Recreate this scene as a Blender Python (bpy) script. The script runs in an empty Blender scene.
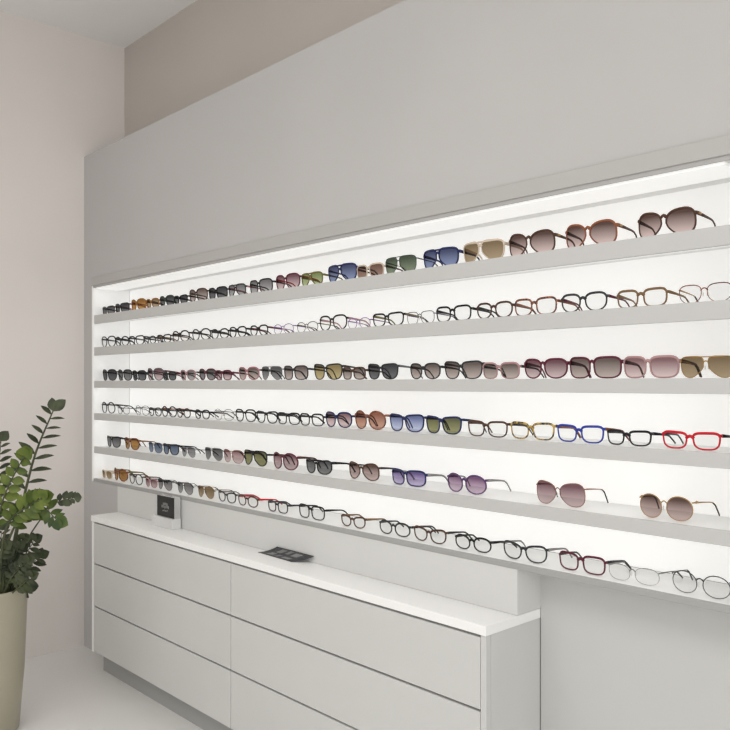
import bpy, math, random
from mathutils import Vector, Matrix

random.seed(7)
COL = bpy.context.scene.collection
CAM_Z = 1.40
F = 795.0
CY, SY = 0.6828, 0.7306      # wall-normal and wall-parallel components of the view direction
D = 1.80                     # distance from the camera to the display wall

# ------------------------------------------------------------------ measuring helpers
def at_y(px, py, Y):
    """world point on the plane Y seen at a pixel"""
    u = px - 365.0
    t = Y / (CY * F + SY * u)
    return Vector((t * (-SY * F + CY * u), Y, CAM_Z + t * (383.0 - py)))

def at_z(px, py, z):
    u = px - 365.0
    t = (z - CAM_Z) / (383.0 - py)
    return Vector((t * (-SY * F + CY * u), t * (CY * F + SY * u), z))

def at_depth(px, py, d):
    """world point at a view depth d (metres along the view direction)"""
    u = px - 365.0
    t = d / F
    return Vector((t * (-SY * F + CY * u), t * (CY * F + SY * u), CAM_Z + t * (383.0 - py)))

def X_on(px, Y):
    return at_y(px, 383, Y).x

# ------------------------------------------------------------------ materials
def srgb(r, g, b):
    def c(v):
        v /= 255.0
        return v / 12.92 if v <= 0.04045 else ((v + 0.055) / 1.055) ** 2.4
    return (c(r), c(g), c(b), 1.0)

_mats = {}
def new_mat(name):
    m = bpy.data.materials.new(name)
    m.use_nodes = True
    return m, m.node_tree.nodes, m.node_tree.links

def paint(name, col, rough=0.6, noise=0.02, scale=6.0, spec=0.3, bump=0.0, metallic=0.0):
    """painted / plastic surface with a very slight procedural variation"""
    if name in _mats:
        return _mats[name]
    m, n, l = new_mat(name)
    b = n['Principled BSDF']
    b.inputs['Roughness'].default_value = rough
    b.inputs['Metallic'].default_value = metallic
    b.inputs['Specular IOR Level'].default_value = spec
    if noise > 0:
        tc = n.new('ShaderNodeTexCoord')
        ns = n.new('ShaderNodeTexNoise')
        ns.inputs['Scale'].default_value = scale
        ns.inputs['Detail'].default_value = 3
        cr = n.new('ShaderNodeValToRGB')
        lo = [max(0, c * (1 - noise)) for c in col[:3]] + [1]
        hi = [min(1, c * (1 + noise)) for c in col[:3]] + [1]
        cr.color_ramp.elements[0].color = lo
        cr.color_ramp.elements[0].position = 0.3
        cr.color_ramp.elements[1].color = hi
        cr.color_ramp.elements[1].position = 0.7
        l.new(tc.outputs['Object'], ns.inputs['Vector'])
        l.new(ns.outputs['Fac'], cr.inputs['Fac'])
        l.new(cr.outputs['Color'], b.inputs['Base Color'])
        if bump > 0:
            bp = n.new('ShaderNodeBump')
            bp.inputs['Strength'].default_value = bump
            bp.inputs['Distance'].default_value = 0.002
            l.new(ns.outputs['Fac'], bp.inputs['Height'])
            l.new(bp.outputs['Normal'], b.inputs['Normal'])
    else:
        b.inputs['Base Color'].default_value = col
    _mats[name] = m
    return m

def mottled(name, cols, scale=60, rough=0.25):
    """tortoiseshell acetate"""
    if name in _mats:
        return _mats[name]
    m, n, l = new_mat(name)
    b = n['Principled BSDF']
    b.inputs['Roughness'].default_value = rough
    tc = n.new('ShaderNodeTexCoord')
    ns = n.new('ShaderNodeTexNoise')
    ns.inputs['Scale'].default_value = scale
    ns.inputs['Detail'].default_value = 2
    cr = n.new('ShaderNodeValToRGB')
    cr.color_ramp.elements[0].position = 0.42
    cr.color_ramp.elements[0].color = cols[0]
    cr.color_ramp.elements[1].position = 0.56
    cr.color_ramp.elements[1].color = cols[1]
    l.new(tc.outputs['Object'], ns.inputs['Vector'])
    l.new(ns.outputs['Fac'], cr.inputs['Fac'])
    l.new(cr.outputs['Color'], b.inputs['Base Color'])
    _mats[name] = m
    return m

def glow(name, col, strength, base=(0.9, 0.9, 0.9, 1)):
    m, n, l = new_mat(name)
    b = n['Principled BSDF']
    b.inputs['Base Color'].default_value = base
    b.inputs['Roughness'].default_value = 0.5
    b.inputs['Emission Color'].default_value = col
    b.inputs['Emission Strength'].default_value = strength
    return m

def lens_mat(name, top, bottom, gloss=0.10):
    """tinted see-through lens: vertical tint gradient plus a surface reflection"""
    key = 'lens_' + name
    if key in _mats:
        return _mats[key]
    m, n, l = new_mat(key)
    n.remove(n['Principled BSDF'])
    out = n['Material Output']
    tc = n.new('ShaderNodeTexCoord')
    sp = n.new('ShaderNodeSeparateXYZ')
    cr = n.new('ShaderNodeValToRGB')
    cr.color_ramp.elements[0].color = bottom
    cr.color_ramp.elements[0].position = 0.08
    cr.color_ramp.elements[1].color = top
    cr.color_ramp.elements[1].position = 0.85
    tr = n.new('ShaderNodeBsdfTransparent')
    gl = n.new('ShaderNodeBsdfGlossy')
    gl.inputs['Roughness'].default_value = 0.08
    fr = n.new('ShaderNodeLayerWeight')
    fr.inputs['Blend'].default_value = 0.25
    mul = n.new('ShaderNodeMath'); mul.operation = 'MULTIPLY_ADD'
    mul.inputs[1].default_value = 0.22
    mul.inputs[2].default_value = gloss * 0.25
    mx = n.new('ShaderNodeMixShader')
    l.new(tc.outputs['Generated'], sp.inputs[0])
    l.new(sp.outputs['Z'], cr.inputs['Fac'])
    l.new(cr.outputs['Color'], tr.inputs['Color'])
    l.new(fr.outputs['Fresnel'], mul.inputs[0])
    l.new(mul.outputs[0], mx.inputs['Fac'])
    l.new(tr.outputs[0], mx.inputs[1])
    l.new(gl.outputs[0], mx.inputs[2])
    l.new(mx.outputs[0], out.inputs['Surface'])
    _mats[key] = m
    return m

def clear_acrylic(name, tint, gloss):
    m, n, l = new_mat(name)
    n.remove(n['Principled BSDF'])
    out = n['Material Output']
    tr = n.new('ShaderNodeBsdfTransparent'); tr.inputs['Color'].default_value = tint
    df = n.new('ShaderNodeBsdfPrincipled'); df.inputs['Base Color'].default_value = (0.86, 0.86, 0.85, 1)
    df.inputs['Roughness'].default_value = 0.15
    mx = n.new('ShaderNodeMixShader'); mx.inputs['Fac'].default_value = gloss
    l.new(tr.outputs[0], mx.inputs[1]); l.new(df.outputs[0], mx.inputs[2]); l.new(mx.outputs[0], out.inputs['Surface'])
    return m

WALL = paint('matt_warm_white_wall', (0.75, 0.705, 0.675, 1), 0.85, 0.025, 2.0, 0.1, 0.03)
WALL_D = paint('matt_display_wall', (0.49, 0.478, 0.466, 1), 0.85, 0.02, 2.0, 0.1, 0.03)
RIGHTWALL = paint('satin_recess_panel', (0.55, 0.55, 0.535, 1), 0.6, 0.02, 1.5, 0.2)
LOWWALL = paint('satin_white_panel', (0.63, 0.63, 0.615, 1), 0.6, 0.02, 1.5, 0.2)
RECESS = paint('matt_recess_wall', (0.52, 0.48, 0.44, 1), 0.9, 0.02, 2.0, 0.1)
CEIL = paint('matt_ceiling', (0.85, 0.85, 0.84, 1), 0.9, 0.01, 3.0, 0.1)
FLOORM = paint('polished_white_floor', (0.80, 0.79, 0.77, 1), 0.35, 0.02, 1.2, 0.4)
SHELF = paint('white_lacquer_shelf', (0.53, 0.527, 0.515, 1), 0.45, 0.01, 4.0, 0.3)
NICHE = paint('white_niche_lining', (0.86, 0.86, 0.85, 1), 0.5, 0.01, 4.0, 0.2)
TRIMM = paint('pale_grey_trim', (0.44, 0.43, 0.415, 1), 0.5, 0.01, 4.0, 0.3)
TRIMD = paint('grey_trim_reveal', (0.42, 0.41, 0.40, 1), 0.6, 0.01, 4.0, 0.2)
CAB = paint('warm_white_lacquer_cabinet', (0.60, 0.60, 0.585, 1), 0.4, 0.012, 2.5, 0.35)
CABTOP = paint('white_worktop', (0.90, 0.90, 0.89, 1), 0.35, 0.012, 3.0, 0.4)
GAP = paint('shadow_gap', (0.36, 0.36, 0.35, 1), 0.8, 0.0)
PANEL = glow('backlit_panel', (1.0, 0.995, 0.975, 1), 0.40, (0.78, 0.78, 0.765, 1))
LED = glow('led_strip', (1.0, 0.985, 0.95, 1), 2.4)
DIFF = glow('led_diffuser', (1.0, 0.995, 0.97, 1), 0.28)
TOPD = glow('led_top_diffuser', (1.0, 0.995, 0.97, 1), 0.40, (0.75, 0.75, 0.74, 1))
SIDE = glow('niche_side_added_glow', (1.0, 0.995, 0.975, 1), 0.16, (0.86, 0.86, 0.85, 1))  # faint glow put into the side lining to brighten it; no lamp
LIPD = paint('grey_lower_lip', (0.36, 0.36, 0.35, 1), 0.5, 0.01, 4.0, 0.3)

# ------------------------------------------------------------------ mesh builder
class MB:
    def __init__(self):
        self.v, self.f, self.smooth = [], [], []
    def add(self, verts, faces, smooth=False):
        b = len(self.v)
        self.v.extend([tuple(x) for x in verts])
        for f in faces:
            self.f.append(tuple(b + i for i in f)); self.smooth.append(smooth)
        return self
    def box(self, x0, x1, y0, y1, z0, z1):
        vs = [(x0, y0, z0), (x1, y0, z0), (x1, y1, z0), (x0, y1, z0), (x0, y0, z1), (x1, y0, z1), (x1, y1, z1), (x0, y1, z1)]
        return self.add(vs, [(3, 2, 1, 0), (4, 5, 6, 7), (0, 1, 5, 4), (1, 2, 6, 5), (2, 3, 7, 6), (3, 0, 4, 7)])
    def loft(self, rings, closed_ring=True, closed_path=False, cap=True, smooth=True):
        n, m = len(rings[0]), len(rings)
        vs = [p for r in rings for p in r]
        fs = []
        for i in range(m if closed_path else m - 1):
            a, b = i * n, ((i + 1) % m) * n
            for j in range(n if closed_ring else n - 1):
                k = (j + 1) % n
                fs.append((a + j, a + k, b + k, b + j))
        if cap and not closed_path:
            fs.append(tuple(reversed(range(n))))
            fs.append(tuple((m - 1) * n + j for j in range(n)))
        return self.add(vs, fs, smooth)
    def tube(self, pts, ra, rb=None, up=Vector((0, 0, 1)), seg=6, sq=1.0):
        """swept elliptical section; ra across, rb along 'up'; both may be lists"""
        pts = [Vector(p) for p in pts]
        rings = []
        for i, p in enumerate(pts):
            d = (pts[min(i + 1, len(pts) - 1)] - pts[max(i - 1, 0)]).normalized()
            s = d.cross(up)
            if s.length < 1e-4:
                s = d.cross(Vector((1, 0, 0)))
            s.normalize()
            u = s.cross(d).normalized()
            a = ra[i] if isinstance(ra, (list, tuple)) else ra
            b = a if rb is None else (rb[i] if isinstance(rb, (list, tuple)) else rb)
            ring = []
            for k in range(seg):
                th = 2 * math.pi * (k + 0.5) / seg
                c, q = math.cos(th), math.sin(th)
                c = math.copysign(abs(c) ** sq, c); q = math.copysign(abs(q) ** sq, q)
                ring.append(p + s * (a * c) + u * (b * q))
            rings.append(ring)
        return self.loft(rings)
    def build(self, name, mat, parent=None, bevel=0.0, loc=None):
        me = bpy.data.meshes.new(name)
        me.from_pydata(self.v, [], self.f)
        me.polygons.foreach_set('use_smooth', self.smooth)
        me.materials.append(mat)
        me.update()
        o = bpy.data.objects.new(name, me)
        COL.objects.link(o)
        if parent is not None:
            o.parent = parent
        if loc is not None:
            o.location = loc
        if bevel > 0:
            md = o.modifiers.new('bevel', 'BEVEL')
            md.width = bevel; md.segments = 2; md.limit_method = 'ANGLE'
        return o

def struct(o):
    o['kind'] = 'structure'
    return o

def empty(name, loc=(0, 0, 0), rz=0.0):
    o = bpy.data.objects.new(name, None)
    COL.objects.link(o)
    o.location = loc; o.rotation_euler = (0, 0, rz)
    o.empty_display_size = 0.05
    return o

def tag(o, label, cat, group=None):
    o['label'] = label; o['category'] = cat
    if group:
        o['group'] = group
    return o

# ------------------------------------------------------------------ room shell
XL = -4.12            # left wall
XN0, XN1 = -4.005, -0.733   # niche sides
YB = 2.00             # niche back
ZN0 = CAM_Z - 0.498   # niche floor
ZN1 = CAM_Z + 0.4975  # niche top
ZLIP = ZN0 - 0.016
ZWT = CAM_Z + 1.205   # top of display wall
ZT = CAM_Z - 0.641    # worktop height
ZC = 3.25
XR = 2.4
XC0, XC1 = -3.724, -1.312   # cabinet ends
YC0, YC1 = 1.665, 1.91      # cabinet front / back

struct(MB().box(XL - 0.12, XR, -3.2, 2.4, -0.1, 0.0).build('floor', FLOORM))
struct(MB().box(XL - 0.12, XR, -3.2, 2.4, ZC, ZC + 0.1).build('ceiling', CEIL))
struct(MB().box(XL - 0.12, XL, -3.2, 2.4, 0.0, ZC).build('wall_left', WALL))
struct(MB().box(XL, XR, 2.03, 2.15, 0.0, ZC).build('wall_back', RECESS))
wf = MB()
wf.box(XL, XR, D, 2.0, ZN1 + 0.055, ZWT)                 # above the niche
wf.box(XL, XN0, D, 2.0, 0.0, ZN1 + 0.055)                # left pier
wf.box(XN1 + 0.02, XR, D, 2.0, ZLIP, ZN1 + 0.055)        # right pier
wf.box(XN0, XC0 - 0.004, D, 2.0, 0.0, ZLIP)              # beside the cabinet
struct(wf.build('wall_front', WALL_D))
struct(MB().box(XC0 - 0.004, XC1, D, 2.0, ZT + 0.001, ZLIP).build('wall_under_niche', LOWWALL))
struct(MB().box(XC1, XR, YC1 + 0.0006, 2.028, 0.0, ZLIP - 0.001).build('wall_recess', RIGHTWALL))
# niche lining: sides, top, floor
nl = MB()
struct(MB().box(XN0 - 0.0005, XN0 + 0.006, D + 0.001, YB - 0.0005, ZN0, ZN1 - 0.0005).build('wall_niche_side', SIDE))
nl.box(XN1 - 0.004, XN1 + 0.019, D + 0.001, YB + 0.02, ZN0, ZN1)
nl.box(XN0, XN1, D + 0.004, YB + 0.02, ZN1, ZN1 + 0.05)
struct(nl.build('wall_niche_lining', NICHE))
bp = MB().box(XN0 + 0.008, XN1 - 0.006, YB, YB + 0.015, ZN0 + 0.001, ZN1 - 0.002).build('lightbox', PANEL)
tag(bp, 'glowing white backlit panel behind all the eyewear shelves', 'lightbox')
# frame strip over the niche, standing a few millimetres proud of the wall
t1 = MB().box(XN0 - 0.012, XN1 + 0.02, D - 0.007, D + 0.003, ZN1 + 0.010, ZN1 + 0.0535)
struct(t1.build('trim_1', TRIMM, bevel=0.002))
t2 = MB().box(XN0 - 0.004, XN1 + 0.012, D - 0.002, D + 0.003, ZN1 - 0.001, ZN1 + 0.010)
struct(t2.build('trim_2', TRIMD))
t3 = MB().box(XN0 - 0.012, XN0 + 0.001, D - 0.004, D + 0.003, ZLIP, ZN1 + 0.010)
struct(t3.build('trim_3', NICHE, bevel=0.002))

# ------------------------------------------------------------------ shelves
shelf_top = [0.3525, 0.1855, 0.0107, -0.1579, -0.331, -0.498]
shelf_thk = [0.0445, 0.0425, 0.036, 0.034, 0.034, 0.016]
shelf_words = ['top shelf of six', 'second shelf from the top', 'third shelf from the top', 'fourth shelf from the top',
               'fifth shelf from the top, above the bottom one', 'bottom shelf forming the niche floor']
for i in range(6):
    zt = CAM_Z + shelf_top[i]
    s = empty('display_shelf', (0, D, zt))
    tag(s, 'long white display shelf holding eyewear, ' + shelf_words[i], 'shelf', 'white eyewear shelves in the lit niche')
    x0, x1 = XN0 + 0.0065, XN1 - 0.0045
    y1 = YB - D - 0.001
    MB().box(x0, x1, 0.012, y1, -0.020 if i < 5 else -0.015, 0.0).build('board', NICHE, s)
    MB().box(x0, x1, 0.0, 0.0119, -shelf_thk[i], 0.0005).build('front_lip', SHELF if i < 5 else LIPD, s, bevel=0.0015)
    if i < 5:
        if i < 2:
            MB().box(x0 + 0.01, x1 - 0.01, 0.014, 0.132, -0.026, -0.0201).build('light_strip', DIFF, s)
        else:
            MB().box(x0 + 0.01, x1 - 0.01, 0.042, 0.056, -0.026, -0.0201).build('light_strip', LED, s)
lt = empty('light_bar', (0, D, ZN1))
tag(lt, 'slim white strip light along the ceiling of the display niche', 'light')
MB().box(XN0 + 0.02, XN1 - 0.02, 0.006, 0.130, -0.007, -0.0002).build('diffuser', TOPD, lt)
MB().box(XN0 + 0.009, XN1 - 0.012, 0.1301, 0.1345, -0.0072, -0.0002).build('housing', CABTOP, lt)

# ------------------------------------------------------------------ cabinet
def cabinet(x0, x1, label):
    c = empty('drawer_cabinet', ((x0 + x1) / 2, YC0, 0))
    tag(c, label, 'cabinet', 'white drawer cabinets under the worktop')
    w = (x1 - x0) / 2
    dp = YC1 - YC0
    ztop = ZT - 0.0275
    MB().box(-w, w, 0.021, dp, 0.10, ztop).build('carcass', CAB, c)
    # outer side panel reaches the front
    if x0 < -3.0:
        MB().box(-w, -w + 0.018, 0.0, 0.0205, 0.10, ztop - 0.0005).build('side_panel', CABTOP, c, bevel=0.001)
        dx0, dx1 = -w + 0.0205, w - 0.0015
    else:
        MB().box(w - 0.018, w, 0.0, 0.0205, 0.10, ztop - 0.0005).build('side_panel', CAB, c, bevel=0.001)
        dx0, dx1 = -w + 0.0015, w - 0.0205
    MB().box(-w + 0.001, w - 0.001, 0.0203, 0.0208, 0.101, ztop - 0.001).build('gap_backing', GAP, c)
    zs = [ztop, CAM_Z - 0.8715, CAM_Z - 1.077, 0.105]
    for k in range(3):
        top = zs[k] - (0.008 if k == 0 else 0.004)
        bot = zs[k + 1] + (0.003 if k < 2 else 0.0)
        d = MB().box(dx0, dx1, 0.001, 0.020, bot, top).build('drawer', CAB, c, bevel=0.0015)
    MB().box(-w + 0.02, w - 0.02, 0.05, dp - 0.02, 0.0, 0.10).build('plinth', GAP, c)
    return c
xm = -2.520
cabinet(XC0 + 0.002, xm - 0.0005, 'white drawer cabinet under the worktop, nearer the potted plant and small sign')
cabinet(xm + 0.0005, XC1 - 0.002, 'white drawer cabinet under the worktop, below the dark leaflet and farther from the plant')
tp = MB().box(XC0, XC1, YC0 - 0.004, D - 0.0005, ZT - 0.027, ZT)
tp.box(XC0 + 0.001, XC1, D - 0.0006, YC1, ZT - 0.027, ZT - 0.0002)
o = MB().box(XC0, XC1, YC0 - 0.004, YC1, ZT - 0.027, ZT).build('worktop', CABTOP, bevel=0.0015)
tag(o, 'long white worktop over the drawer cabinets, carrying the sign and leaflet', 'worktop')

# ------------------------------------------------------------------ eyewear
ST = {   # n, taper, sweep, drop, height ratio of the lens
    'rectangular':  (3.6, 0.09, 0.05, 0.00, 0.66),
    'round':        (2.1, 0.00, 0.00, 0.00, 0.89),
    'rounded':      (2.5, 0.09, 0.03, 0.00, 0.82),
    'square':       (3.3, 0.06, 0.03, 0.00, 0.77),
    'wayfarer':     (3.2, 0.14, 0.08, 0.00, 0.78),
    'aviator':      (2.7, 0.10, -0.02, 0.10, 0.86),
    'cat-eye':      (2.7, 0.10, 0.17, -0.02, 0.74),
    'butterfly':    (2.7, 0.02, 0.12, 0.06, 0.90),
    'oval':         (2.3, 0.02, 0.02, 0.00, 0.72),
}
TOPBOT = {'rectangular': (1.15, 0.82), 'aviator': (1.45, 0.88), 'wayfarer': (1.25, 0.85), 'rounded': (1.15, 0.92), 'square': (1.1, 0.95), 'cat-eye': (1.15, 0.88), 'butterfly': (1.0, 0.95)}
def outline(style, w, h, side, N=28):
    n, taper, sweep, drop, _ = ST[style]
    pts = []
    for k in range(N):
        th = 2 * math.pi * k / N
        c, s = math.cos(th), math.sin(th)
        nb = n * TOPBOT.get(style, (1, 1))[0 if s > 0 else 1]
        x = math.copysign(abs(c) ** (2 / nb), c)
        z = math.copysign(abs(s) ** (2 / nb), s)
        zz = z + sweep * x * max(0.0, z) * 1.2 - drop * x * max(0.0, -z) * 1.4
        xx = x * (1 + taper * z)
        if style in ('butterfly', 'aviator'):      # inner lower corner cut away
            if x < 0 and z < 0:
                xx *= 1 - 0.36 * (-z) ** 1.3
                zz *= 1 - 0.06 * (-x)
        pts.append((side * xx * w / 2, zz * h / 2))
    if side < 0:
        pts.reverse()
    return pts

FR = {   # frame colours
    'black': (0.012, 0.012, 0.014, 1), 'charcoal': (0.035, 0.036, 0.040, 1), 'grey': (0.14, 0.14, 0.15, 1),
    'navy': (0.018, 0.026, 0.095, 1), 'blue': (0.03, 0.05, 0.32, 1), 'brown': (0.075, 0.035, 0.022, 1),
    'tan': (0.20, 0.115, 0.055, 1), 'amber': (0.30, 0.13, 0.025, 1), 'beige': (0.62, 0.52, 0.42, 1),
    'burgundy': (0.11, 0.018, 0.035, 1), 'red': (0.55, 0.015, 0.03, 1), 'pink': (0.42, 0.25, 0.25, 1),
    'orange': (0.25, 0.085, 0.04, 1), 'olive': (0.16, 0.14, 0.04, 1), 'green': (0.035, 0.06, 0.04, 1),
    'purple': (0.10, 0.05, 0.14, 1), 'violet': (0.24, 0.12, 0.33, 1), 'rose': (0.42, 0.18, 0.20, 1),
    'white': (0.8, 0.8, 0.8, 1),
}
def frame_mat(c):
    if c in ('gold', 'silver', 'gunmetal', 'copper'):
        col = {'gold': (0.40, 0.25, 0.09, 1), 'silver': (0.24, 0.235, 0.23, 1), 'gunmetal': (0.06, 0.06, 0.066, 1), 'copper': (0.26, 0.13, 0.085, 1)}[c]
        return paint('metal_' + c, col, 0.38, 0.0, metallic=0.6, spec=0.4)
    if c == 'tortoise':
        return mottled('tortoise_acetate', [(0.02, 0.015, 0.012, 1), (0.50, 0.32, 0.07, 1)], 90)
    if c == 'brown tortoise':
        return mottled('brown_tortoise_acetate', [(0.05, 0.016, 0.010, 1), (0.30, 0.09, 0.04, 1)], 110)
    return paint('acetate_' + c, FR[c], 0.32, 0.03, 40, 0.16)

LN = {   # lens tints: top, bottom
    'clear': ((0.93, 0.93, 0.93, 1), (0.96, 0.96, 0.96, 1)),
    'dark grey': ((0.045, 0.045, 0.05, 1), (0.16, 0.16, 0.17, 1)),
    'grey': ((0.08, 0.08, 0.083, 1), (0.27, 0.27, 0.275, 1)),
    'pale grey': ((0.17, 0.16, 0.165, 1), (0.42, 0.41, 0.42, 1)),
    'brown': ((0.10, 0.055, 0.045, 1), (0.66, 0.52, 0.50, 1)),
    'dark brown': ((0.16, 0.085, 0.06, 1), (0.32, 0.21, 0.165, 1)),
    'grey brown': ((0.14, 0.105, 0.095, 1), (0.50, 0.43, 0.40, 1)),
    'amber': ((0.26, 0.12, 0.03, 1), (0.50, 0.28, 0.10, 1)),
    'gold': ((0.22, 0.155, 0.085, 1), (0.42, 0.325, 0.21, 1)),
    'yellow': ((0.26, 0.20, 0.085, 1), (0.52, 0.43, 0.23, 1)),
    'green': ((0.06, 0.08, 0.055, 1), (0.22, 0.27, 0.18, 1)),
    'olive': ((0.13, 0.13, 0.06, 1), (0.34, 0.34, 0.17, 1)),
    'lime': ((0.20, 0.25, 0.10, 1), (0.44, 0.50, 0.27, 1)),
    'blue': ((0.06, 0.072, 0.15, 1), (0.24, 0.29, 0.47, 1)),
    'pale blue': ((0.14, 0.17, 0.34, 1), (0.56, 0.62, 0.82, 1)),
    'steel blue': ((0.06, 0.085, 0.14, 1), (0.24, 0.30, 0.40, 1)),
    'violet': ((0.13, 0.09, 0.24, 1), (0.62, 0.54, 0.78, 1)),
    'mauve': ((0.17, 0.08, 0.16, 1), (0.68, 0.54, 0.66, 1)),
    'pink': ((0.24, 0.13, 0.14, 1), (0.72, 0.58, 0.58, 1)),
    'rust': ((0.26, 0.10, 0.06, 1), (0.60, 0.36, 0.27, 1)),
    'plum': ((0.16, 0.075, 0.09, 1), (0.62, 0.49, 0.50, 1)),
}
ORD = ['first', 'second', 'third', 'fourth', 'fifth', 'sixth', 'seventh', 'eighth', 'ninth', 'tenth', 'eleventh', 'twelfth', 'thirteenth',
       'fourteenth', 'fifteenth', 'sixteenth', 'seventeenth', 'eighteenth', 'nineteenth', 'twentieth', 'twenty-first', 'twenty-second', 'twenty-third']
SHELF_NAME = ['top shelf', 'second shelf', 'third shelf', 'fourth shelf', 'fifth shelf', 'bottom shelf']

def eyewear(W, style, frame, lens, temple, metal=False, big=False, detail=True, hh=1.0, tempw=None, yaw=0.0, loc=(0, 0, 0), hinge=None, rimless=False, wrapx=0.0, splay=0.0, reach=0.13):
    sun = lens != 'clear'
    root = empty('sunglasses' if sun else 'eyeglasses', loc, yaw)
    rim = (0.0013 if metal else (0.0027 if big else (0.0025 if sun else 0.0027)))
    if frame in ('red', 'blue', 'tortoise') or (frame in ('navy',) and not metal):
        rim = max(rim, 0.0029)
    if rimless:
        rim = 0.0006
    bridge = (0.010 if sun else 0.0125) if not big else 0.008
    lw = (W - bridge - 4 * rim - 0.002) / 2
    h = lw * ST[style][4] * hh
    cx = bridge / 2 + rim + lw / 2
    zc = h / 2 + rim
    wrapk = (2.9 if big else 2.3) if sun else 1.3
    wrapk += wrapx
    N = 28 if detail else 20
    def place(x, z, d=0.0):
        return Vector((x, wrapk * x * x + d + 0.10 * (h - z) * (1 if sun else 0.7), z))
    fm, lm, tm = frame_mat(frame), lens_mat(lens, *LN[lens]), frame_mat(temple)
    fb = MB()
    zmin = 9
    outs = {}
    for side in (-1, 1):
        pts = outline(style, lw, h, side, N)
        outs[side] = pts
        # rim, swept round the lens
        rings = []
        dep = 0.0012 if metal else 0.0024
        for i in range(N):
            p0, p1 = pts[i - 1], pts[(i + 1) % N]
            tx, tz = p1[0] - p0[0], p1[1] - p0[1]
            L = math.hypot(tx, tz) or 1
            nx, nz = tz / L, -tx / L
            x, z = pts[i]
            if nx * x + nz * z < 0:
                nx, nz = -nx, -nz
            topness = max(0.0, nz)
            wr = rim * (1 + (0.7 if not metal else 0.5) * topness)
            ring = []
            for (a, dd) in ((-0.35, -0.6), (0.2, -1), (0.8, -0.7), (1, 0), (0.8, 0.7), (0.2, 1), (-0.35, 0.6)):
                q = place(side * cx + x + nx * wr * a, zc + z + nz * wr * a)
                ring.append(q + Vector((0, dep * dd, 0)))
                zmin = min(zmin, q.z)
            rings.append(ring)
        fb.loft(rings, True, True, False)
    # bridge
    zb = zc + h * (0.28 if big else 0.22)
    xin = bridge / 2 + rim * 0.4
    rb = 0.0016 if metal else 0.0030
    pts = [place(x, zb + 0.0035 * (1 - (x / xin) ** 2), 0) for x in (-xin * 1.25, -xin * 0.6, 0, xin * 0.6, xin * 1.25)]
    fb.tube(pts, rb, rb * (1.0 if metal else 1.35), seg=6)
    if style == 'aviator':
        zb2 = zc + h * 0.485
        pts = [place(x, zb2, -0.0008) for x in (-cx - lw * 0.28, -cx * 0.6, -xin, 0, xin, cx * 0.6, cx + lw * 0.28)]
        fb.tube(pts, 0.0014 if metal else 0.0024, 0.0014 if metal else [0.001, 0.0026, 0.003, 0.003, 0.003, 0.0026, 0.001], seg=6)
    # end pieces
    zh = zc + h * (0.30 + 0.10 * (style in ('cat-eye', 'wayfarer', 'rectangular')))
    xe = W / 2
    for side in (-1, 1):
        xs = cx + lw / 2 * 0.97
        a = place(side * xs, zh); b = place(side * (xe - 0.0012), zh); c = b + Vector((side * 0.001, 0.006, 0))
        fb.tube([a, (a + b) / 2 + Vector((0, -0.0005, 0)), b, c], 0.0018 if metal else 0.0024, 0.0019 if metal else (0.0050 if big else 0.0038), seg=6)
    fo = fb.build('frame', fm, root)
    # lenses
    for side in (-1, 1):
        lb = MB()
        ptsl = outs[side]
        rings = []
        for s in (1.0, 0.66, 0.33):
            rings.append([place(side * cx + x * s, zc + z * s, -0.0022 * (1 - s * s)) for (x, z) in ptsl])
        vs = [p for r in rings for p in r] + [place(side * cx, zc, -0.0022)]
        fs = []
        n = N
        for r in range(2):
            for j in range(n):
                k = (j + 1) % n
                fs.append((r * n + j, r * n + k, (r + 1) * n + k, (r + 1) * n + j))
        for j in range(n):
            fs.append((2 * n + j, 2 * n + (j + 1) % n, 3 * n))
        lb.add(vs, fs, True)
        lb.build('lens', lm, root)
    # temples
    if tempw is None:
        tempw = 0.0018 if metal else (0.0042 if big else 0.0034)
    for side in (-1, 1):
        b = place(side * (xe - 0.0012), zh) + Vector((side * 0.001, 0.0065, 0))
        y0 = b.y
        yend = reach
        prof = [(0, 0), (0.30, -0.0025), (0.62, -0.006), (0.72, -0.0085), (0.82, -0.0155), (0.91, -0.5), (1.0, -1)]
        pl, ra, rbb = [], [], []
        zt = 0.0036
        for (q, dz) in prof:
            y = y0 + (yend - y0) * q
            z = zh + dz if dz > -0.1 else zh - 0.0155 + (zt - zh + 0.0155) * (0.48 if dz > -0.9 else 1.0)
            x = b.x + side * splay * q
            pl.append(Vector((x, y, z)))
            ra.append(0.0010 if metal and q < 0.7 else 0.0016)
            rbb.append(tempw * (1.25 - 0.5 * min(1, q / 0.6)) if q < 0.7 else max(0.0022, tempw * 0.8))
        if metal and detail:
            to = MB().tube(pl[:4], ra[:4], rbb[:4], seg=6).build('temple', tm, root)
            MB().tube(pl[3:], [0.0017] * 4, [0.0022, 0.0026, 0.0026, 0.0022], seg=6).build('temple_tip', frame_mat('charcoal' if frame != 'gold' else 'brown'), to)
        else:
            to = MB().tube(pl, ra, rbb, seg=6).build('temple', tm, root)
        if hinge:
            h0 = b + Vector((side * 0.0012, 0.002, 0))
            MB().tube([h0, h0 + Vector((0, 0.006, 0.0006)), h0 + Vector((0, 0.014, 0))], 0.0016, [0.0022, 0.0042, 0.002], seg=8).build('hinge_ornament', frame_mat(hinge), to)
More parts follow.
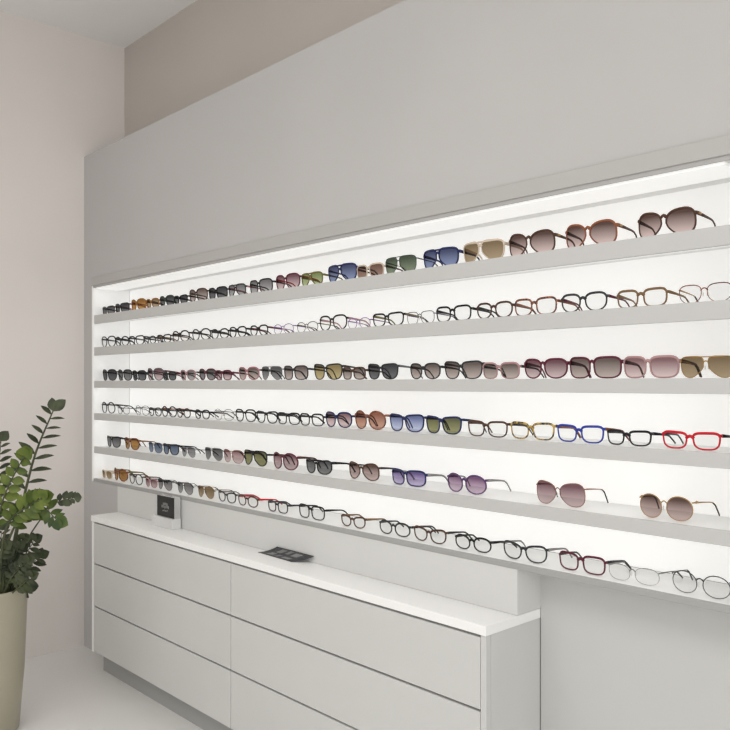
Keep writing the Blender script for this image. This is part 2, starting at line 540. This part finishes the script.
    if metal and detail:
        for side in (-1, 1):
            p = place(side * (bridge / 2 - 0.001), zc - h * 0.02, 0.005)
            MB().tube([p + Vector((0, 0, -0.0055)), p + Vector((0, 0, -0.003)), p, p + Vector((0, 0, 0.003)), p + Vector((0, 0, 0.0055))],
                      [0.0006, 0.0013, 0.0015, 0.0013, 0.0006], [0.0006, 0.0022, 0.0026, 0.0022, 0.0006], up=Vector((0, 1, 0)), seg=6).build('nose_pad', paint('nose_pad_silicone', (0.75, 0.72, 0.68, 1), 0.3, 0.0), root)
    # stand exactly on the shelf
    root.location.z -= (zmin - 0.0004)
    for ch in root.children:
        pass
    return root

# x0, x1 of the front in the photograph, shape, frame, lens, temple colour, options (m metal, b big, r rimless, g gold hinge)
ROWS = [
 [ (100,111.5,'rectangular','charcoal','grey','charcoal',''), (114,129.5,'rectangular','charcoal','dark grey','rose',''), (131.5,145.5,'rounded','amber','amber','amber',''),
   (147,159.5,'rounded','amber','gold','brown',''), (160.5,174.5,'rounded','green','dark grey','charcoal',''), (176,187,'wayfarer','black','dark grey','charcoal',''),
   (189,207,'rounded','brown','grey brown','grey',''), (209,227,'square','black','dark grey','black',''), (229,246,'aviator','charcoal','pale grey','rose',''),
   (249.5,272,'square','black','pale grey','black',''), (275,300,'rounded','burgundy','plum','red',''), (302,323,'aviator','olive','lime','olive',''),
   (328,356,'aviator','navy','blue','navy',''), (358,384,'square','beige','dark brown','brown',''), (385,415.5,'aviator','green','green','charcoal','m'),
   (422.7,457.5,'aviator','navy','blue','navy','b'), (462.5,503,'aviator','beige','gold','beige','b'), (508,554,'butterfly','brown','brown','brown','bg'),
   (565,615.5,'butterfly','orange','brown','brown','bg'), (637.5,695,'butterfly','brown','brown','brown','bg') ],
 [ (101,114,'rounded','black','clear','black',''), (115.5,128.6,'oval','black','clear','black',''), (130,144,'rectangular','black','clear','grey',''), (145.5,157,'oval','charcoal','clear','black',''),
   (158.5,172,'rectangular','charcoal','clear','tan',''), (173,190.5,'oval','black','clear','black',''), (193,211.5,'oval','charcoal','clear','black',''), (213,229.6,'oval','black','clear','black',''),
   (231,247.5,'rounded','black','clear','black',''), (252,269,'rounded','black','clear','burgundy',''), (275.5,294.5,'oval','violet','clear','violet','m'), (298.5,319,'oval','gunmetal','clear','olive','m'),
   (321,347.5,'rounded','black','clear','pink',''), (350,371,'oval','violet','clear','violet','m'), (374,404.5,'rectangular','black','clear','olive',''), (408.5,435.5,'square','grey','clear','purple','m'),
   (438,471.8,'square','black','clear','black',''), (478.5,513.5,'rounded','brown','clear','black',''), (516,557.5,'square','brown tortoise','clear','orange',''), (563,607.8,'rounded','charcoal','clear','burgundy',''),
   (618.7,668,'square','tan','clear','tan',''), (680.5,733,'rounded','brown tortoise','clear','gold','m') ],
 [ (100.5,117,'rounded','black','dark grey','black',''), (118.5,131.5,'rounded','black','grey','black',''), (133,146,'square','black','dark grey','black',''), (147.5,163,'rounded','grey','plum','burgundy',''),
   (164.5,176,'square','black','dark grey','burgundy',''), (181.5,195.5,'rounded','pink','pale grey','charcoal',''), (200,215.8,'rounded','burgundy','grey','burgundy',''), (217,232,'square','burgundy','plum','burgundy',''),
   (239.5,258.6,'rounded','rose','grey brown','charcoal',''), (262,282,'aviator','grey','grey','black','m'), (284,307.5,'square','charcoal','grey brown','charcoal',''), (313,342.5,'wayfarer','charcoal','yellow','charcoal',''),
   (343.5,366,'square','brown','grey brown','brown',''), (368.5,397.5,'wayfarer','charcoal','dark grey','grey',''), (410.5,440.5,'rounded','charcoal','grey brown','charcoal',''), (445.3,481.8,'wayfarer','charcoal','grey brown','charcoal',''),
   (483.3,519,'square','pink','grey brown','charcoal',''), (525.3,567.8,'rounded','burgundy','plum','burgundy','b'), (570,621,'square','burgundy','grey brown','burgundy','b'), (623.3,678.5,'square','pink','pink','brown','b'),
   (680.3,734,'aviator','gold','gold','gold','m') ],
 [ (102,114.5,'round','black','clear','black',''), (119,130.5,'oval','gunmetal','clear','grey','m'), (137,150,'rounded','gunmetal','clear','charcoal','m'), (151,162,'rounded','black','clear','black',''),
   (163.5,177.3,'round','charcoal','clear','orange',''), (178.8,191.5,'round','black','clear','black',''), (197,210.5,'rounded','black','clear','black',''), (215,235,'oval','silver','clear','charcoal','m'),
   (237,256.5,'rounded','black','clear','black',''), (258.4,278.3,'wayfarer','black','clear','black',''), (279.7,300.6,'square','black','clear','black',''), (302,324.5,'square','black','clear','black',''),
   (325.5,351.3,'rounded','navy','pink','navy',''), (354.5,385,'round','brown tortoise','rust','brown tortoise',''), (390,423,'wayfarer','navy','pale blue','navy',''), (426,461,'wayfarer','navy','olive','navy',''),
   (469.5,508,'rectangular','brown','clear','brown','l'), (512,555,'rectangular','tortoise','clear','black',''), (559,605,'rectangular','blue','clear','orange',''), (607,650.6,'rectangular','black','clear','black','wl'),
   (664.3,721,'rectangular','red','clear','black','') ],
 [ (105.5,121.5,'wayfarer','black','grey','black',''), (124.3,139.3,'rounded','brown tortoise','amber','tan',''), (149,162.3,'rounded','gunmetal','steel blue','grey','m'), (164,178.5,'wayfarer','black','steel blue','black',''),
   (183,195.3,'aviator','grey','pale grey','grey','m'), (205.3,222.3,'aviator','silver','grey','grey','m'), (223.8,243,'rounded','copper','pink','tan','m'), (244.5,266,'aviator','black','olive','black',''),
   (272.5,296.5,'round','burgundy','plum','brown','b'), (306,330.7,'cat-eye','black','grey','black','b'), (347.8,379.4,'butterfly','brown','brown','charcoal','l'), (391,424.6,'square','navy','violet','silver','bl'),
   (445,488,'round','purple','mauve','silver','l'), (536.5,584,'butterfly','copper','plum','copper','m'), (640.4,692.5,'round','gold','brown','gold','mgt') ],
 [ (98,107.5,'rounded','beige','gold','beige',''), (111,128,'round','brown tortoise','amber','olive','b'), (130.5,143.4,'round','charcoal','clear','brown',''), (148,157,'rounded','pink','plum','charcoal',''),
   (158.2,171.5,'aviator','gunmetal','pale grey','grey','m'), (178.2,192.8,'aviator','gunmetal','pale grey','silver','m'), (198.5,214,'aviator','tan','gold','tan','m'), (219.7,237,'cat-eye','charcoal','clear','silver',''),
   (239.5,258.8,'oval','brown','clear','red',''), (269.6,288.9,'square','charcoal','clear','charcoal',''), (300.3,325.2,'square','black','clear','black',''), (343.3,366.2,'cat-eye','brown','clear','tan',''),
   (381,410.8,'oval','charcoal','clear','charcoal',''), (415.6,447,'cat-eye','brown','clear','charcoal',''), (456.8,492,'oval','black','clear','black',''), (505,547.4,'cat-eye','charcoal','clear','silver',''),
   (560.4,606.2,'square','burgundy','clear','charcoal',''), (610.4,659.7,'oval','silver','clear','silver','mr'), (673.8,731,'round','gunmetal','clear','silver','m') ],
]
YG = D + 0.036
rowcfg = [1.0, 1.0, 1.0, 1.0, 1.0, 1.0]
for ri, row in enumerate(ROWS):
    spans = []
    for (a, b, *_r) in row:
        xa, xb = X_on(a, YG + 0.011), X_on(b, YG + 0.011)
        w = min(max(xb - xa + 0.004, 0.116), 0.153)
        spans.append([(xa + xb) / 2, w])
    # keep neighbours a few millimetres apart
    for _ in range(60):
        for i in range(len(spans) - 1):
            (c0, w0), (c1, w1) = spans[i], spans[i + 1]
            ov = (c0 + w0 / 2 + 0.004) - (c1 - w1 / 2)
            if ov > 0:
                spans[i][0] -= ov * 0.5; spans[i + 1][0] += ov * 0.5
        if spans[0][0] - spans[0][1] / 2 < XN0 + 0.009:
            spans[0][0] = XN0 + 0.009 + spans[0][1] / 2
        if spans[-1][0] + spans[-1][1] / 2 > XN1 - 0.010:
            spans[-1][0] = XN1 - 0.010 - spans[-1][1] / 2
    for i, (a, b, style, frame, lens, temple, opt) in enumerate(row):
        c, w = spans[i]
        sun = lens != 'clear'
        hinge = 'gold' if 'g' in opt else None
        hh = 0.90 if 'l' in opt else (1.08 if 't' in opt else 1.0)
        if not sun:
            hh = 0.95 * (1.08 if 'l' in opt else 1.0)
            if frame in ('blue', 'tortoise'):
                hh *= 1.10
        ob = eyewear(w, style, frame, lens, temple, 'm' in opt, 'b' in opt, a > 180, hh,
                     loc=(c, YG, CAM_Z + shelf_top[ri] + 0.0005), yaw=math.radians(random.uniform(-1.2, 1.2)), hinge=hinge, rimless='r' in opt, wrapx=2.0 if 'w' in opt else 0.0, splay=(0.010 if (ri == 4 and a > 600) else (0.003 if a > 250 else 0.0)), reach=(0.138 if (ri == 4 and a > 600) else 0.126))
        kind = 'sunglasses' if sun else 'eyeglasses'
        lenstxt = f'with {lens} lenses' if sun else 'with clear lenses'
        place = f'{ORD[i]} from the plant end of the {SHELF_NAME[ri]}'
        tag(ob, f'{frame} {style} {kind} {lenstxt}, {place}', kind, f'{kind} on the {SHELF_NAME[ri]}')

# ------------------------------------------------------------------ sign stand and leaflet on the worktop
ACR = clear_acrylic('frosted_acrylic', (0.95, 0.95, 0.95, 1), 0.45)
ACRB = clear_acrylic('frosted_acrylic_base', (0.95, 0.95, 0.95, 1), 0.75)
BLACKC = paint('black_card', (0.028, 0.029, 0.028, 1), 0.6, 0.10, 30)
MARK = paint('faded_print', (0.26, 0.26, 0.25, 1), 0.7, 0.1, 50)
sx0, sx1 = -3.282, -3.102
sg = empty('sign_stand', ((sx0 + sx1) / 2, 1.75, ZT))
tag(sg, 'small black card sign in a frosted acrylic block standing on the worktop', 'sign')
hw = (sx1 - sx0) / 2
MB().box(-hw, hw, 0.0, 0.043, 0.0002, 0.046).build('base', ACRB, sg, bevel=0.002)
MB().box(-hw + 0.026, hw, 0.012, 0.040, 0.0462, 0.140).build('acrylic_panel', ACR, sg, bevel=0.001)
cd = MB().box(-hw + 0.030, hw - 0.003, 0.0090, 0.0115, 0.048, 0.138).build('card', BLACKC, sg)
mk = MB()
cxm = 0.0135
rnd = random.Random(3)
for (zz, ww, th) in ((0.104, 0.040, 0.010), (0.092, 0.064, 0.012), (0.075, 0.046, 0.005)):
    x = cxm - ww / 2
    while x < cxm + ww / 2:
        a = rnd.uniform(0.004, 0.009)
        dz = rnd.uniform(-0.002, 0.002)
        mk.box(x, x + a, 0.0084, 0.0089, zz - th / 2 + dz, zz + th / 2 + dz)
        x += a + rnd.uniform(0.002, 0.004)
mk.build('faded_print', MARK, cd)

q = [at_z(258, 552.4, ZT), at_z(291, 562, ZT), at_y(314, 556.5, D - 0.006), at_y(277, 547, D - 0.006)]
cen = sum(q, Vector()) / 4
cen.z = ZT
lf = empty('leaflet', cen)
tag(lf, 'dark printed leaflet lying on the white worktop, its rear edge curled against the wall', 'leaflet')
def quad(u, v):
    p = q[0] * (1 - u) * (1 - v) + q[1] * u * (1 - v) + q[2] * u * v + q[3] * (1 - u) * v - cen
    p.z *= v                     # the rear edge curls up against the wall
    return p
mb = MB()
vs, fs = [], []
NU, NV = 6, 12
def lift(v):
    return 0.0016 + 0.002 * math.sin(math.pi * v)
for layer in (0, 1):
    for i in range(NU + 1):
        for j in range(NV + 1):
            p = quad(i / NU, j / NV)
            vs.append((p.x, p.y, p.z + (lift(j / NV) if layer else lift(j / NV) - 0.0013)))
S = (NU + 1) * (NV + 1)
for i in range(NU):
    for j in range(NV):
        a = i * (NV + 1) + j
        fs.append((a, a + NV + 1, a + NV + 2, a + 1))
        fs.append((S + a, S + a + 1, S + a + NV + 2, S + a + NV + 1))
edge = [i * (NV + 1) for i in range(NU + 1)] + [NU * (NV + 1) + j for j in range(1, NV + 1)] + [i * (NV + 1) + NV for i in range(NU - 1, -1, -1)] + [j for j in range(NV - 1, 0, -1)]
for k in range(len(edge)):
    a, b = edge[k], edge[(k + 1) % len(edge)]
    fs.append((a, S + a, S + b, b))
mb.add(vs, fs, True)
lfm = mb.build('page', paint('dark_page', (0.05, 0.05, 0.055, 1), 0.35, 0.25, 40), lf)
pm = MB()
for (u0, u1, v0, v1) in ((0.18, 0.34, 0.12, 0.45), (0.42, 0.52, 0.10, 0.40), (0.60, 0.82, 0.14, 0.36), (0.22, 0.36, 0.55, 0.90), (0.44, 0.54, 0.60, 0.92), (0.62, 0.80, 0.55, 0.86)):
    vv = []
    for k in range(5):
        v = v0 + (v1 - v0) * k / 4
        for u in (u0, u1):
            p = quad(u, v)
            vv.append((p.x, p.y, p.z + lift(v) + 0.0006))
    pm.add(vv, [(2 * k, 2 * k + 1, 2 * k + 3, 2 * k + 2) for k in range(4)])
pm.build('faded_print', paint('leaflet_print', (0.20, 0.20, 0.20, 1), 0.5, 0.2, 40), lfm)

# ------------------------------------------------------------------ potted plant
def leaf_mat(name, c0, c1):
    m, n, l = new_mat(name)
    b = n['Principled BSDF']
    b.inputs['Roughness'].default_value = 0.48
    b.inputs['Specular IOR Level'].default_value = 0.3
    tc = n.new('ShaderNodeTexCoord'); ns = n.new('ShaderNodeTexNoise')
    ns.inputs['Scale'].default_value = 14
    cr = n.new('ShaderNodeValToRGB')
    cr.color_ramp.elements[0].color = c0; cr.color_ramp.elements[0].position = 0.35
    cr.color_ramp.elements[1].color = c1; cr.color_ramp.elements[1].position = 0.65
    l.new(tc.outputs['Object'], ns.inputs['Vector']); l.new(ns.outputs['Fac'], cr.inputs['Fac']); l.new(cr.outputs['Color'], b.inputs['Base Color'])
    return m
LDARK = leaf_mat('leaf_dark_green', (0.022, 0.031, 0.015, 1), (0.065, 0.078, 0.038, 1))
LMID = leaf_mat('leaf_mid_green', (0.030, 0.055, 0.012, 1), (0.095, 0.135, 0.030, 1))
LBRI = leaf_mat('leaf_bright_green', (0.055, 0.085, 0.012, 1), (0.135, 0.175, 0.028, 1))
STEM = leaf_mat('plant_stem', (0.045, 0.055, 0.028, 1), (0.09, 0.10, 0.05, 1))
DP = 0.00402 * F     # view depth of the plant
pc = at_depth(-12, 587, DP)
ZRIM = pc.z
plant = empty('potted_plant', (pc.x, pc.y, 0))
tag(plant, 'leafy green potted plant in a cream planter beside the wall and the cabinets', 'plant')
base = Vector((pc.x, pc.y, 0))
def lathe(prof, seg=40):
    return MB().loft([[Vector((r * math.cos(2 * math.pi * k / seg), r * math.sin(2 * math.pi * k / seg), z)) for k in range(seg)] for (r, z) in prof], True, False, True)
lathe([(0.108, 0.0), (0.116, 0.01), (0.136, 0.25), (0.148, ZRIM - 0.02), (0.149, ZRIM - 0.004), (0.146, ZRIM), (0.139, ZRIM - 0.003), (0.136, ZRIM - 0.06)]).build(
    'planter', paint('cream_glazed_planter', (0.375, 0.345, 0.265, 1), 0.35, 0.03, 5, 0.4), plant)
lathe([(0.1355, ZRIM - 0.065), (0.1355, ZRIM - 0.035), (0.08, ZRIM - 0.028), (0.001, ZRIM - 0.026)]).build('soil', paint('dark_soil', (0.03, 0.022, 0.016, 1), 0.95, 0.4, 60, 0.1, 0.5), plant)

RIGHT = Vector((CY, SY, 0)); FWD = Vector((-SY, CY, 0)); UP = Vector((0, 0, 1))
def bez(pts, n):
    """smooth curve through the points"""
    out = []
    P = [pts[0] * 2 - pts[1]] + pts + [pts[-1] * 2 - pts[-2]]
    m = len(pts) - 1
    for i in range(n + 1):
        t = i / n * m
        k = min(int(t), m - 1); f = t - k
        a, b, c, d = P[k], P[k + 1], P[k + 2], P[k + 3]
        out.append(0.5 * ((2 * b) + (c - a) * f + (2 * a - 5 * b + 4 * c - d) * f * f + (3 * b - a - 3 * c + d) * f ** 3))
    return out
def leaf_blade(mb, p, d, nrm, L, Wd, curl=0.15):
    d = d.normalized()
    s = d.cross(nrm).normalized()
    nrm = s.cross(d).normalized()
    prof = [(0.0, 0.06), (0.12, 0.42), (0.30, 0.86), (0.5, 1.0), (0.70, 0.82), (0.87, 0.45), (1.0, 0.03)]
    vs = []
    for (t, w) in prof:
        c = p + d * (L * t) - nrm * (curl * L * t * t)
        vs += [c - s * (Wd / 2 * w) + nrm * (0.10 * Wd * w), c, c + s * (Wd / 2 * w) + nrm * (0.10 * Wd * w)]
    fs = []
    for i in range(len(prof) - 1):
        a = i * 3
        fs += [(a, a + 1, a + 4, a + 3), (a + 1, a + 2, a + 5, a + 4)]
    mb.add(vs, fs, True)
rnd = random.Random(11)
def frond(pix, depths, mat, n_leaf, t0, L, Wd, face, spread=1.0, r0=0.0065, tipleaf=True, jitter=0.25, grow=0.0):
    """face: 0 = leaflets seen edge-on, 1 = leaflets seen flat"""
    pts = [at_depth(x, y, DP + dd) - base for (x, y), dd in zip(pix, depths)]
    # root the stem in the soil
    cv = bez(pts, 26)
    rr = [r0 * (1 - 0.72 * i / 26) for i in range(27)]
    st = MB().tube(cv, rr, seg=8).build('stem', STEM, plant)
    mb = MB()
    for k in range(n_leaf):
        t = t0 + (1 - t0) * (k + 0.4) / n_leaf
        for side in (-1, 1):
            tt = min(0.995, t + side * 0.012)
            i = int(tt * 26); f = tt * 26 - i
            p = cv[i].lerp(cv[min(i + 1, 26)], f)
            tan = (cv[min(i + 1, 26)] - cv[max(i - 1, 0)]).normalized()
            sd = tan.cross(FWD).normalized() * side
            out = (sd * spread + tan * 0.50 + FWD * rnd.uniform(-0.25, 0.25) * jitter * 2 + UP * rnd.uniform(-0.2, 0.15) * jitter).normalized()
            nr = (-FWD * face + tan * (1 - face) + UP * 0.15 + RIGHT * rnd.uniform(-jitter, jitter)).normalized()
            sc = (1 - 0.30 * abs(2 * (k / max(1, n_leaf - 1)) - 0.9)) * rnd.uniform(0.88, 1.1)
            leaf_blade(mb, p, out, nr, L * sc, Wd * sc, rnd.uniform(0.02, 0.18))
    if tipleaf:
        tan = (cv[-1] - cv[-3]).normalized()
        leaf_blade(mb, cv[-1], tan + RIGHT * 0.6, -FWD + UP * 0.2, L * 0.75, Wd * 1.5, 0.05)
        leaf_blade(mb, cv[-1], tan - RIGHT * 0.5, -FWD + UP * 0.2, L * 0.65, Wd * 1.2, 0.05)
    mb.build('leaves', mat, st)

# the tall frond leaning towards the display
frond([(6, 596), (14, 545), (22, 506), (35, 455), (53, 411)], [0.0, 0.0, 0.02, 0.04, 0.08], LDARK, 11, 0.38, 0.090, 0.033, 0.45, 1.0, r0=0.010)
# dark frond at the picture edge
frond([(-14, 596), (-10, 540), (-4, 490), (1, 441)], [0.0, 0.05, 0.08, 0.1], LDARK, 12, 0.40, 0.066, 0.034, 0.5, 0.9)
# bright young frond nearer the camera
frond([(-6, 597), (-4, 545), (3, 500), (24, 456)], [-0.08, -0.14, -0.2, -0.26], LBRI, 8, 0.48, 0.056, 0.040, 0.8, 0.85, tipleaf=True, jitter=0.5)
# bright cluster bending right
frond([(2, 597), (6, 550), (20, 518), (40, 506), (56, 519)], [-0.05, -0.10, -0.16, -0.2, -0.22], LMID, 9, 0.42, 0.070, 0.034, 0.75, 0.9, jitter=0.5)
frond([(0, 597), (2, 548), (10, 521), (27, 507), (42, 498)], [-0.05, -0.12, -0.18, -0.22, -0.24], LBRI, 7, 0.46, 0.066, 0.034, 0.8, 0.8, jitter=0.5)
# small dark side frond
frond([(8, 597), (24, 548), (38, 523), (56, 503), (74, 498)], [0.02, 0.0, 0.0, 0.0, 0.02], LDARK, 4, 0.76, 0.040, 0.028, 0.8, 0.75, 0.0042, jitter=0.3)
# low dense shoots
low = [((4, 597), (14, 570), (27, 552), (34, 541)), ((6, 598), (18, 582), (30, 566), (39, 557)), ((6, 598), (16, 590), (24, 583), (30, 577)),
       ((0, 597), (6, 570), (14, 548), (22, 540)), ((-6, 597), (-4, 568), (0, 545), (2, 530)), ((2, 598), (10, 580), (18, 570), (26, 562)),
       ((-2, 598), (2, 585), (8, 572), (8, 556)), ((4, 598), (12, 592), (20, 590), (27, 588)), ((-10, 598), (-8, 575), (-2, 560), (4, 548)),
       ((-20, 598), (-30, 560), (-44, 530), (-60, 510)), ((-22, 598), (-34, 575), (-46, 560), (-56, 556)), ((-16, 598), (-22, 540), (-34, 500), (-52, 470)),
       ((-8, 598), (2, 578), (14, 560), (18, 548)), ((-4, 598), (0, 590), (8, 584), (16, 580))]
for i, pp in enumerate(low):
    dz = [(-0.04, -0.06, -0.08, -0.10), (0.0, 0.0, 0.02, 0.03), (-0.05, -0.08, -0.10, -0.12)][i % 3]
    frond(pp, dz, LDARK, 5, 0.30, 0.060, 0.028, 0.6, 0.8, 0.004, jitter=0.7)

# ------------------------------------------------------------------ light
def area(name, loc, rot, sx, sy, power, col=(1, 1, 1)):
    L = bpy.data.lights.new(name, 'AREA')
    L.shape = 'RECTANGLE'; L.size = sx; L.size_y = sy; L.energy = power; L.color = col
    o = bpy.data.objects.new(name, L)
    COL.objects.link(o); o.location = loc; o.rotation_euler = rot
    return o
area('overhead_fill', (-1.2, -0.6, ZC - 0.02), (0, 0, 0), 3.0, 1.4, 45, (1.0, 0.98, 0.96))  # unseen overhead fill, added to light the room
area('left_wall_fill', (2.3, -1.0, 1.7), (0, math.radians(90), 0), 2.2, 2.6, 48, (1.0, 0.985, 0.97))  # side fill added to brighten the left wall, not a window

w = bpy.data.worlds.new('World')
bpy.context.scene.world = w
w.use_nodes = True
w.node_tree.nodes['Background'].inputs['Color'].default_value = (1.0, 0.99, 0.975, 1)
w.node_tree.nodes['Background'].inputs['Strength'].default_value = 0.87

# ------------------------------------------------------------------ camera
cam = bpy.data.cameras.new('camera')
cam.sensor_width = 36.0
cam.lens = 36.0 * F / 730.0
cam.shift_y = 18.0 / 730.0
cam.clip_start = 0.05
co = bpy.data.objects.new('camera', cam)
COL.objects.link(co)
co.location = (0, 0, CAM_Z)
co.rotation_euler = (math.radians(90), 0, math.atan2(SY, CY))
sc = bpy.context.scene
sc.camera = co
sc.view_settings.view_transform = 'Standard'
sc.view_settings.look = 'None'
sc.cycles.transparent_max_bounces = 24
sc.cycles.max_bounces = 8
sc.cycles.caustics_reflective = False
sc.cycles.caustics_refractive = False
